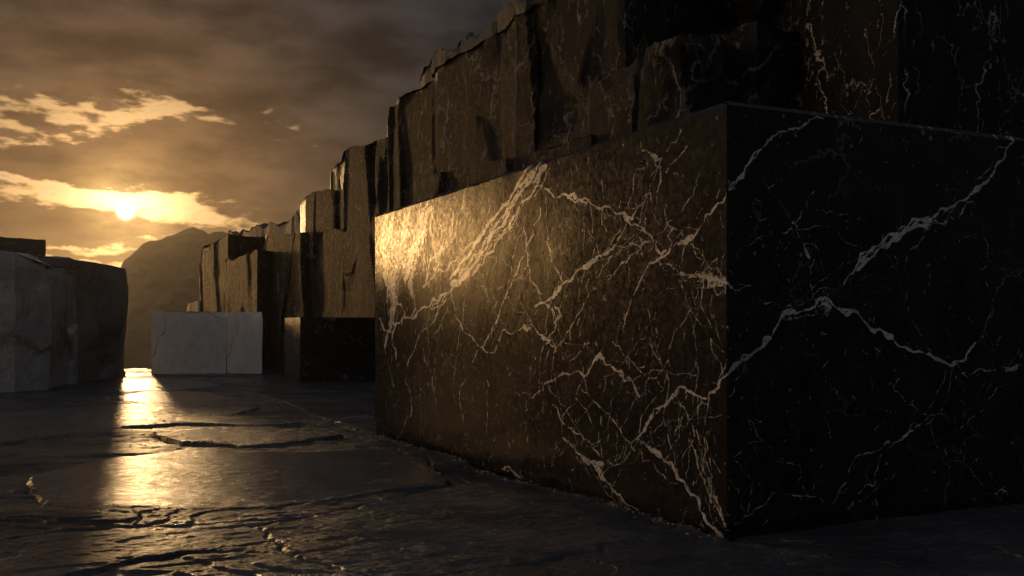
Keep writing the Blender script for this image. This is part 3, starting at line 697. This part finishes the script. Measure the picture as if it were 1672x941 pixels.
def face_veins(lst, uvf, r_, Lmax, nmed, ndash, nweb, dirs):
    out = []
    for wpx, P in lst:
        if wpx >= 5.8:
            for _k in range(int(wpx * 1.7)):
                P2_ = [(p[0] + r_.gauss(0, wpx * .42), p[1] + r_.gauss(0, wpx * .55)) for p in P]
                P2_[0] = (P2_[0][0] + r_.uniform(-.5, .5) * wpx, P2_[0][1] + r_.uniform(-2.2, 2.2) * wpx); P2_[-1] = (P2_[-1][0] + r_.uniform(-.5, .5) * wpx, P2_[-1][1] + r_.uniform(-2.2, 2.2) * wpx)
                q = [uvf(*p) for p in P2_]; Ym = sum(x[2] for x in q) / len(q)
                out.append((r_.uniform(.5, 1.5) * .6 * Ym / F, jag([x[:2] for x in q], .17, r_)))
            wpx *= .42
        q = [uvf(*p) for p in P]
        Ym = sum(x[2] for x in q) / len(q)
        out.append((max(.0019, wpx * (.68 if wpx >= 2 else .48) * Ym / F), jag([x[:2] for x in q], .13, r_)))
    nodes_ = [p for _, P in out for p in P[::6]]
    for _ in range(nweb):
        a_ = r_.choice(nodes_); near_ = [p for p in nodes_ if .18 < np.linalg.norm(p - a_) < .85]
        if not near_: continue
        b_ = r_.choice(near_); m_ = (a_ + b_) / 2 + np.array([r_.gauss(0, .07), r_.gauss(0, .07)])
        out.append((r_.uniform(.0006, .0028), jag([a_, m_, b_], .14, r_)))
    for _ in range(nmed):
        u, z = r_.uniform(0, Lmax), r_.uniform(0, BH)
        an = r_.choice(dirs) + r_.gauss(0, .22)
        out.append((r_.uniform(.0004, .0022), jag(walk(u, z, an, r_.uniform(.25, 1.1), .1, r_), .12, r_)))
    for _ in range(ndash):
        u, z = r_.uniform(0, Lmax), r_.uniform(0, BH)
        an = r_.choice(dirs) + r_.gauss(0, .5)
        out.append((r_.uniform(.0004, .0026), walk(u, z, an, r_.uniform(.02, .12), .02, r_, .5)))
    return out
rv = random.Random(5)
# u on the left face runs from the near corner to the far end; a vein leaning down-left in the picture leans down towards the far end
Ul = np.concatenate([np.linspace(0, 3.4, 520), np.linspace(3.4, BL, 430)[1:]])
Ur = np.linspace(0, BR, 520)
CH = .034
Zr = np.linspace(0, BH - CH, 470)
FL = raster(Ul, Zr, face_veins(VL, left_uv, rv, BL, 60, 600, 300, [-1.0, -.9, -2.2, -1.5]), rv, lambda u: .63 - .32 * min(max(u / BL, 0), 1))
FR = raster(Ur, Zr, face_veins([(w_ * .85, p_) for w_, p_ in VR], right_uv, rv, BR, 10, 320, 22, [.8, .7, 2.4, -.7]), rv)
# ring of columns: far-left corner ... left face ... near corner ... right face ... back
r0 = .012
nl = np.array([-1, -.489]) / 1.1132; nr = np.array([.489, -1]) / 1.1132
colsP, colsN, colsF = [], [], []
for i in range(len(Ul) - 1, -1, -1):
    u = min(max(Ul[i], r0), BL - r0); colsP.append(NEAR + dL * u); colsN.append(nl); colsF.append(FL[:, i])
for t_ in (.33, .67):
    nn = nl * (1 - t_) + nr * t_; nn /= np.linalg.norm(nn)
    cc = NEAR + (dL + dR) * r0; colsP.append(cc + nn * r0); colsN.append(nn); colsF.append(FR[:, 0])
for i in range(len(Ur)):
    u = min(max(Ur[i], r0), BR - r0); colsP.append(NEAR + dR * u); colsN.append(nr); colsF.append(FR[:, i])
far = NEAR + dR * BR; farL = far + dL * BL; farB = NEAR + dL * BL
none = np.full(len(Zr), -.04)
for t_ in np.linspace(0, 1, 60)[1:]: colsP.append(far + (farL - far) * t_ - nl * 0); colsN.append(-nl); colsF.append(none)
for t_ in np.linspace(0, 1, 30)[1:-1]: colsP.append(farL + (farB - farL) * t_); colsN.append(-nr); colsF.append(none)
colsP = np.array(colsP); colsN = np.array(colsN); NC = len(colsP)
FF = np.stack(colsF, 1)
V = np.concatenate([np.column_stack([colsP, np.full(NC, z)]) for z in Zr])
NN = np.tile(np.column_stack([colsN, np.zeros(NC)]), (len(Zr), 1))
# flamed, slightly pitted skin; the arrises are a little chipped
d = .0035 * fbm(V * np.array([1.2, 1.2, .9]), 3, 201) + .0002 * fbm(V * 22, 2, 203)
bot = smooth(V[:, 2], .12, 0) * (.02 + .03 * np.clip(fbm(V * 2.2, 4, 205), 0, 1)); d -= bot
V = V + NN * d[:, None]
ringtop = np.column_stack([colsP - colsN * CH, np.full(NC, BH)]); ringtop[:, 2] += .004 * fbm(ringtop * 3, 3, 207) 
V[-NC:, 2] += -.012 * np.clip(fbm(V[-NC:] * 3.0, 4, 209), 0, 1)
Vt = [V, ringtop]
cen = colsP.mean(0)
for s_ in (.9, .5): Vt.append(np.column_stack([cen + (ringtop[:, :2] - cen) * s_, np.full(NC, BH)]))
V = np.concatenate(Vt + [[[*cen, BH]], [[*cen, 0]]])
at = np.concatenate([FF.ravel(), FF[-1], none[0] * np.ones(2 * NC), [-.04, -.04]])
nrow = len(Zr) + 3
q = grid_quads(nrow, NC, wrap=True)
last = (nrow - 1) * NC; ar = np.arange(NC)
t1 = np.stack([last + ar, last + np.roll(ar, -1), np.full(NC, len(V) - 2)], 1)
t2 = np.stack([np.roll(ar, -1), ar, np.full(NC, len(V) - 1)], 1)
big = make_mesh('marble_block', V, q, M_BLOCK, None, (NEAR[0], NEAR[1], 0), tris=np.concatenate([t1, t2]), smooth=True, sharp=30, attrs={'vein': at})
tag(big, 'huge black marble block covered in branching pale veins, nearest to the viewer', 'stone block')

# ------------------------------------------------------------------ the other blocks
def P2(px, Y): return np.array([(px - CX) / F * Y, Y])
# small black block beside the far end of the big one
c0 = P2(490, 29.2); c1 = P2(465, 31.4)
dirF = np.array([1, .489]) / 1.1132
sb = rough_block('marble_block', [c1, c0, c0 + dirF * 3.4, c1 + dirF * 3.2], .0, zpx(c0, 518), M_BLACK, None, (c0[0], c0[1], 0), res=.06, amp=.006, seed=301, fine=(0, 1), topamp=.01, chip=.015, sharp=30)
tag(sb, 'small sharp-edged black marble block, partly behind the big veined block', 'stone block')
# white blocks
wy = 34.5
a0, a1 = P2(247, wy), P2(369, wy - .1)
wb = rough_block('marble_block', [a0 + [-.8, 2.6], a0, a1, a1 + [-.8, 2.6]], .0, zpx(a0, 509), M_WHITE, None, (a0[0], a0[1], 0), res=.05, amp=.02, seed=311, fine=(0, 1), topamp=.012, chip=.05, sharp=35)
tag(wb, 'wide white marble block with thin dark cracks, left of its narrow white neighbour', 'stone block', 'white marble blocks side by side')
b0, b1 = P2(369.5, wy - .12), P2(428, wy - .4)
wb2 = rough_block('marble_block', [b0 + [-.7, 2.6], b0, b1, b1 + [-.7, 2.4]], .0, zpx(b0, 510), M_WHITE, None, (b0[0], b0[1], 0), res=.05, amp=.025, seed=317, fine=(0, 1, 2), topamp=.012, chip=.06, sharp=35)
tag(wb2, 'narrow white marble block butted against the right side of a wider white one', 'stone block', 'white marble blocks side by side')
# grey blocks at the left
def lean(px_top, px_bot, Y, zt):
    return None
p0, p1, p2 = P2(-60, 24.0), P2(24, 24.5), P2(80, 25.4)
def chipfoot(V):
    return V
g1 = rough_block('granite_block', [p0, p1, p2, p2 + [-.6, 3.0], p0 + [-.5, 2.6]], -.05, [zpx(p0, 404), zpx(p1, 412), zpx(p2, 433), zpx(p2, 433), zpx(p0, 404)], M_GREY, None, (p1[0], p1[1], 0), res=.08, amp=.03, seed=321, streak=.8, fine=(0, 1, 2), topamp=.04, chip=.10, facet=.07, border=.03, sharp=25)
tag(g1, 'rough pale grey stone block with slanting top, nearest at the left edge', 'stone block', 'rough stone blocks at the left')
q0, q1 = P2(60, 28.6), P2(200, 31.0)
def taper2(V):
    t_ = smooth(V[:, 2], 0, 2.6); V = V.copy()
    k = smooth(V[:, 0], q1[0] - 1.2, q1[0])
    V[:, 0] += (t_ - 1) * .24 * k + .08 * k; return V
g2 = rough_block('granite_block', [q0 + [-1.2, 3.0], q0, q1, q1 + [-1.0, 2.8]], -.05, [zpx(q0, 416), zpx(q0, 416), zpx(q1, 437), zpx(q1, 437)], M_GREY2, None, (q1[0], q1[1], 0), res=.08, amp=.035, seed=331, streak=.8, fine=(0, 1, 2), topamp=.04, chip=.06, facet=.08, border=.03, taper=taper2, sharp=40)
tag(g2, 'broad grey stone block with a rough broken foot and leaning right edge', 'stone block', 'rough stone blocks at the left')
h0, h1 = P2(-70, 36), P2(74, 36.5)
g3 = rough_block('granite_block', [h0, h1, h1 * 1.08 - [.3, 0], h0 * 1.08], -.05, [zpx(h0, 380), zpx(h1, 391), zpx(h1, 391), zpx(h0, 380)], M_DARK, None, (h1[0], h1[1], 0), res=.12, amp=.05, seed=341, fine=(0, 1), topamp=.05, chip=.08, facet=.05)
tag(g3, 'dark brown stone block standing behind the two grey ones, its top highest', 'stone block', 'rough stone blocks at the left')

# ------------------------------------------------------------------ stone chips along the seam and the foot of the big block
cv, cq = [], []
def chip_at(x, y, s_):
    zc = ground_z(x, y); b = len(cv)
    base_ = np.array([[-1, -1, -.6], [1, -1, -.6], [1, 1, -.6], [-1, 1, -.6], [-.7, -.7, .5], [.7, -.7, .5], [.7, .7, .5], [-.7, .7, .5]], float)
    base_ = base_ * np.array([rng.uniform(.6, 1.5), rng.uniform(.6, 1.3), rng.uniform(.3, .8)]) + nrng.uniform(-.35, .35, (8, 3))
    an = rng.uniform(0, 6.3); c_, s2 = math.cos(an), math.sin(an)
    rot = base_ @ np.array([[c_, s2, 0], [-s2, c_, 0], [0, 0, 1]])
    for v in rot * s_: cv.append([x + v[0], y + v[1], zc + v[2] + s_ * .25])
    for f_ in ((0, 3, 2, 1), (4, 5, 6, 7), (0, 1, 5, 4), (1, 2, 6, 5), (2, 3, 7, 6), (3, 0, 4, 7)): cq.append([b + k for k in f_])
for _ in range(520):
    t_ = rng.random() ** .7; p = SEAM_A + (SEAM_B - SEAM_A) * t_
    chip_at(p[0] + rng.gauss(.04, .035), p[1], rng.uniform(.005, .019))
for _ in range(420):
    t_ = rng.random(); u_ = t_ ** 1.6 * BL; p = NEAR + dL * (BL - u_) + nl * abs(rng.gauss(.03, .06 + .10 * math.exp(-u_)))
    chip_at(p[0], p[1], rng.uniform(.003, .011))
gr = make_mesh('stone_chips', np.array(cv), np.array(cq), M_CHIP, smooth=False)
tag(gr, kind='stuff'); gr['label'] = 'small broken stone chips scattered along the seam and foot of the big block'; gr['category'] = 'stone chips'

# ------------------------------------------------------------------ haze
HZ = 1
if HZ:
    hx, hy0, hy1, hz0, hz1 = 1600, -1600, 1600, -60, 85
    hv = [(x, y, z) for z in (hz0, hz1) for (x, y) in ((-hx, hy0), (hx, hy0), (hx, hy1), (-hx, hy1))]
    hq = [(0, 3, 2, 1), (4, 5, 6, 7), (0, 1, 5, 4), (1, 2, 6, 5), (2, 3, 7, 6), (3, 0, 4, 7)]
    hm = bpy.data.materials.new('haze_air'); hm.use_nodes = True; t = NT(hm.node_tree)
    pv = t.n('ShaderNodeVolumePrincipled', ins={'Color': (.80, .72, .60, 1), 'Density': .00026, 'Anisotropy': .85})
    t.n('ShaderNodeOutputMaterial', ins={1: pv.outputs[0]})
    hz = make_mesh('haze', np.array(hv, float), np.array(hq), hm, smooth=False)
    tag(hz, kind='stuff')
